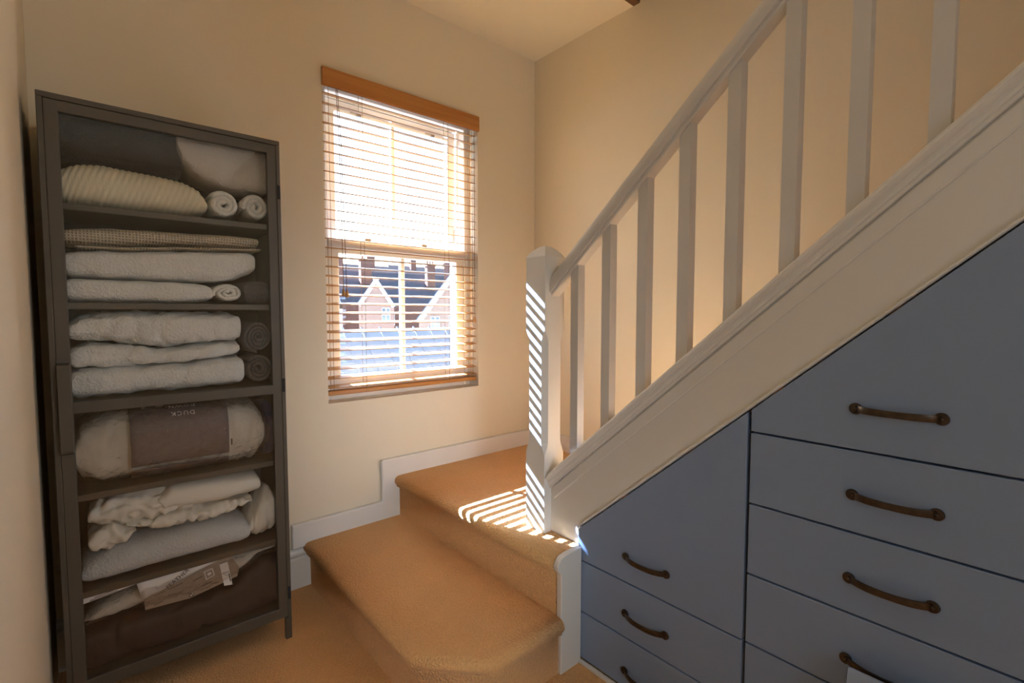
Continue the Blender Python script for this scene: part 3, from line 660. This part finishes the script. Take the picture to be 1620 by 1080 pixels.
# bottom: pillow in a dark bag with a plastic wrapped pack on it
linen('storage_bag', 'dark brown fabric storage bag filling the bottom of the cabinet', 'bag', M['bag'],
      folded([(-0.050, 0.228), (0.02, 0.222), (0.094, 0.224), (0.252, 0.214), (0.34, 0.236), (0.40, 0.282), (0.464, 0.290)], [(-0.050, 0.110), (0.464, 0.110)], 1.731, 1.965, 120, 60, 14, 5.0, 0.008, 15, (1, 1, .7), seed=22, crease=0.010))
pk = thing('wrapped_pillow', 'plastic wrapped feather pillow with taupe and white card lying on the dark bag', 'pillow', (0.2, 1.85, 0.235))
ptop = [(-0.040, 0.262), (0.0, 0.292), (0.07, 0.312), (0.16, 0.319), (0.30, 0.321), (0.40, 0.322), (0.455, 0.319)]
pbot = [(-0.040, 0.236), (0.02, 0.228), (0.10, 0.229), (0.252, 0.222), (0.34, 0.243), (0.40, 0.286), (0.455, 0.294)]
obj('pillow', folded(ptop, pbot, 1.758, 1.95, 90, 44, 6, 2.3, 0.005, 16, seed=23, crease=0.003), M['duvet'], pk, True)
# printed card strip, tilted on the pillow front; board coordinates u along, v up
def on_card(x, z, d=0.0): return Vector((x + 0.003, 1.7480 + 0.10*(z-0.28) - d, z - 0.007))
def plate(pts, d0, d1):
    return prism(bmesh.new(), [on_card(x, z, d0) for x, z in pts], (0, d0-d1, 0))
obj('taupe_card', plate([(0.091, 0.243), (0.20, 0.236), (0.331, 0.258), (0.338, 0.285), (0.319, 0.322), (0.296, 0.333), (0.088, 0.290)], -0.0015, 0.0), M['beigecard'], pk)
# white card rolled over along the top
bm = bmesh.new(); R = []
for i in range(15):
    t = i/14; lo = Vector((0.087 + 0.211*t, 0.274 + 0.056*t)); hi = Vector((0.072 + 0.226*t, 0.334 + 0.003*t))
    R.append([on_card(*(lo + (hi-lo)*w), 0.0015 + 0.008*math.sin(math.pi*w*0.9)) for w in np.linspace(0, 1, 9)] + [on_card(*(lo + (hi-lo)*w), -0.002) for w in (1, 0)])
obj('white_card', rings(bm, R), M['whitecard'], pk, True)
dirT = (on_card(0.209, 0.322) - on_card(0.153, 0.286)).normalized()
letters('FEATHER', 0.0165, plane_M(on_card(0.172, 0.3100, 0.0115), dirT, Vector((-0.35, 0.1, 1))), M['ink'], pk, spacing=1.0)
def lab(pts, m, d0=0.0002, n='label_mark'): return obj(n, plate(pts, d0, d0+0.0004), M[m], pk)
def quad(a, b, c, d, u0, u1, v0, v1):
    f = lambda u, v: tuple((1-v)*((1-u)*Vector(a)+u*Vector(b)) + v*((1-u)*Vector(d)+u*Vector(c)))
    return [f(u0, v0), f(u1, v0), f(u1, v1), f(u0, v1)]
L = ((0.293, 0.241), (0.316, 0.237), (0.306, 0.313), (0.283, 0.311))
lab(quad(*L, 0, 1, 0, 1), 'whitecard', n='white_label')
lab(quad(*L, 0.15, 0.9, 0.56, 0.58), 'ink', 0.0007); lab(quad(*L, 0.8, 0.92, 0.15, 0.5), 'ink', 0.0007)
I = ((0.245, 0.276), (0.269, 0.283), (0.264, 0.307), (0.240, 0.303))
lab(quad(*I, 0, 1, 0, 1), 'print', n='icon_box'); lab(quad(*I, 0.1, 0.9, 0.1, 0.9), 'beigecard', 0.0007); lab(quad(*I, 0.3, 0.7, 0.35, 0.65), 'print', 0.0011)
for (x0, z0, x1, z1, h) in ((0.212, 0.283, 0.236, 0.289, 0.004), (0.112, 0.248, 0.134, 0.252, 0.003), (0.150, 0.281, 0.185, 0.287, 0.003), (0.235, 0.260, 0.262, 0.264, 0.004), (0.112, 0.274, 0.140, 0.279, 0.002)):
    lab([(x0, z0), (x1, z1), (x1, z1+h), (x0, z0+h)], 'inkbrown')
obj('tick_disc', lathe(bmesh.new(), on_card(0.205, 0.244, 0.0002), (0, -1, 0), [(0, 0), (0.0068, 0), (0.0068, 0.0004), (0, 0.0004)], 16), M['inkbrown'], pk)
obj('tick', plate([(0.2010, 0.2445), (0.2035, 0.2410), (0.2098, 0.2480), (0.2085, 0.2492), (0.2036, 0.2437), (0.2022, 0.2456)], 0.0008, 0.0012), M['whitecard'], pk)
# the pack's clear bag
obj('plastic_bag', folded([(x, z+0.004) for x, z in ptop], [(x, z+0.001) for x, z in pbot], 1.7275, 1.955, 110, 56, 8, 2.4, 0.004, 36, seed=25, crease=0.004), M['plastic'], pk, True)
# leaflet sticking out at the left
LP = [(-0.040, 0.314), (0.080, 0.329), (0.092, 0.334), (-0.040, 0.331)]
lf = obj('leaflet', prism(bmesh.new(), [(x, 1.742, z-0.006) for x, z in LP], (0, 0.0006, 0)), M['whitecard'])
tag(lf, 'white care leaflet sticking out in front of the wrapped pillow', 'leaflet')
for k, (a, b) in enumerate(((0.12, 0.62), (0.2, 0.55), (0.68, 0.86))):
    x0 = -0.040 + 0.12*a; x1 = -0.040 + 0.12*b; z = 0.310 + 0.004*k - (0.004 if k == 2 else 0)
    f = lambda x: z + 0.125*(x+0.040)
    obj('print_line', prism(bmesh.new(), [(x0, 1.7416, f(x0)), (x1, 1.7416, f(x1)), (x1, 1.7416, f(x1)+0.0016), (x0, 1.7416, f(x0)+0.0018)], (0, 0.0003, 0)), M['ink'], lf)

# ------------------------------------------------------------------ the street outside
obj('ground', B(-150, 220, 2.6, 420, -5.6, -5.5), M['ground'], kind='structure')
def hwin(parent, x, y, z, w, h):
    f = obj('window', B(x-w/2, x+w/2, y-0.10, y+0.05, z-h/2, z+h/2), M['extwhite'], parent)
    for sx in (-1, 1):
        for sz in (-1, 1):
            obj('pane', B(x+sx*w/4-w*0.19, x+sx*w/4+w*0.19, y-0.115, y-0.09, z+sz*h/4-h*0.20, z+sz*h/4+h*0.20), M['extglass'], f)
def chimney(parent, x, y, z0, z1, w, pots, m='brick'):
    bm = B(x-w/2, x+w/2, y-0.35, y+0.35, z0, z1); box(bm, x-w/2-0.08, x+w/2+0.08, y-0.43, y+0.43, z1-0.22, z1-0.02)
    c = obj('chimney', bm, M[m], parent)
    for k in range(pots):
        px = x + (k-(pots-1)/2)*w/max(pots, 1)
        obj('chimney_pot', lathe(bmesh.new(), (px, y, z1), (0, 0, 1), [(0.15, 0), (0.12, 0.1), (0.11, 0.5), (0.14, 0.52), (0.14, 0.6), (0, 0.6)], 10), M['clay'], c)
def gable(label, xa, za, x0, z0, x1, z1, y, depth, m, wins, chim=(), turn=math.radians(34)):
    h = thing('house', label, 'house', (xa, y, -5.5)); h.rotation_euler.z = -turn
    obj('wall', prism(bmesh.new(), [(x0+.12, y, -5.5), (x1-.12, y, -5.5), (x1-.12, y, z1), (xa, y, za-0.12), (x0+.12, y, z0)], (0, depth, 0)), M[m], h)
    for (xe, ze) in ((x0, z0), (x1, z1)):
        n = Vector((-(za-ze), 0, (xa-xe))).normalized()*0.14
        if n.z < 0: n = -n
        obj('roof', prism(bmesh.new(), [(xa, y-0.15, za), (xe, y-0.15, ze), (xe+n.x, y-0.15, ze+n.z), (xa+n.x*0, y-0.15, za+0.18)], (0, depth+0.2, 0)), M['slate'], h)
        d = Vector((xa-xe, 0, za-ze)).normalized(); dn = Vector((-d.z, 0, d.x)); dn = -dn if dn.z > 0 else dn
        obj('bargeboard', prism(bmesh.new(), [(xa, y-0.25, za+0.1), (xe, y-0.25, ze+0.1), Vector((xe, y-0.25, ze+0.1))+dn*0.36, Vector((xa, y-0.25, za+0.1))+dn*0.36], (0, 0.1, 0)), M['extwhite'], h)
    for w in wins: hwin(h, w[0], y, w[1], w[2], w[3])
    for c in chim: chimney(h, *c)
    return h
def terrace(label, x0, x1, y, zr, ze, run, m, wins=(), chim=(), rm='slate'):
    h = thing('terrace_row', label, 'house', ((x0+x1)/2, y+run, -5.5))
    obj('wall', B(x0, x1, y, y+2*run, -5.5, ze+0.05), M[m], h)
    obj('roof', prism(bmesh.new(), [(x0-.2, y-.3, ze-.1), (x0-.2, y+run, zr), (x0-.2, y+2*run+.3, ze-.1)], (x1-x0+.4, 0, 0)), M[rm], h)
    for w in wins: hwin(h, w[0], y, w[1], w[2], w[3])
    for c in chim: chimney(h, *c)
    return h
gable('pale brick gabled house with white bargeboards seen through the left lower pane', 21.4, 4.55, 19.6, 1.9, 23.2, 1.75, 45, 9, 'brick2', [(22.3, 1.0, 0.8, 1.35), (20.9, -1.6, 0.9, 1.4)], turn=math.radians(27))
gable('pink brick gabled house with white bargeboards seen through the right lower pane', 20.5, 4.35, 17.7, 0.55, 23.3, 0.55, 30, 9, 'brick2', [(19.0, 0.35, 0.65, 1.1), (19.2, -1.0, 0.75, 1.1), (20.4, 0.4, 0.8, 1.2)], [(19.95, 32, 3.4, 4.95, 0.6, 2)])
terrace('red brick terrace with slate roof behind the two gabled houses', 24, 52, 60, 6.9, 2.4, 4.5, 'brick', [(27.5, 0.3, 1.2, 1.6), (30.5, 0.3, 1.2, 1.6)], [(28.2, 62.5, 5.0, 8.4, 1.5, 2), (38.2, 62.5, 5.0, 8.2, 1.3, 3)])
terrace('dark brick terrace partly hidden behind the left gabled house', 13.5, 22.0, 56, 6.1, 2.2, 4.0, 'brick', [(19.0, 0.6, 1.1, 1.5), (21.0, 0.3, 1.3, 1.6)], [(20.2, 59.5, 4.6, 7.2, 1.7, 4), (23.9, 61, 4.6, 8.2, 1.0, 1)])
for k, (x0, x1, y, zr, lb) in enumerate(((30, 52, 95, 11.4, 'far pale terrace on the hill at the left'), (54, 84, 102, 12.6, 'far pale terrace on the hill at the right'))):
    terrace(lb, x0, x1, y, zr, zr-4.2, 5, 'brick2', (), [(x0+6, y+4, zr-1.5, zr+2.0, 1.4, 2), (x0+16, y+4, zr-1.5, zr+1.8, 1.4, 2)], 'farroof')
ln = thing('lean_to', 'pale sheet roofed outbuilding close below the window', 'outbuilding', (6.0, 11.5, -5.5))
obj('wall', prism(bmesh.new(), [(1.5, 9.4, -5.5), (1.5, 9.4, -4.05), (1.5, 13.9, 0.42), (1.5, 13.9, -5.5)], (10.5, 0, 0)), M['extwhite'], ln)
obj('roof', prism(bmesh.new(), [(1.3, 9.2, -4.28), (1.3, 9.2, -4.14), (1.3, 14.0, 0.64), (1.3, 14.0, 0.50)], (10.9, 0, 0)), M['paleroof'], ln)
for k in range(19):
    x = 1.5 + 0.58*k
    obj('roof_rib', prism(bmesh.new(), [(x, 9.2, -4.14), (x, 9.2, -4.08), (x, 14.0, 0.70), (x, 14.0, 0.64)], (0.06, 0, 0)), M['paleroof'], ln)
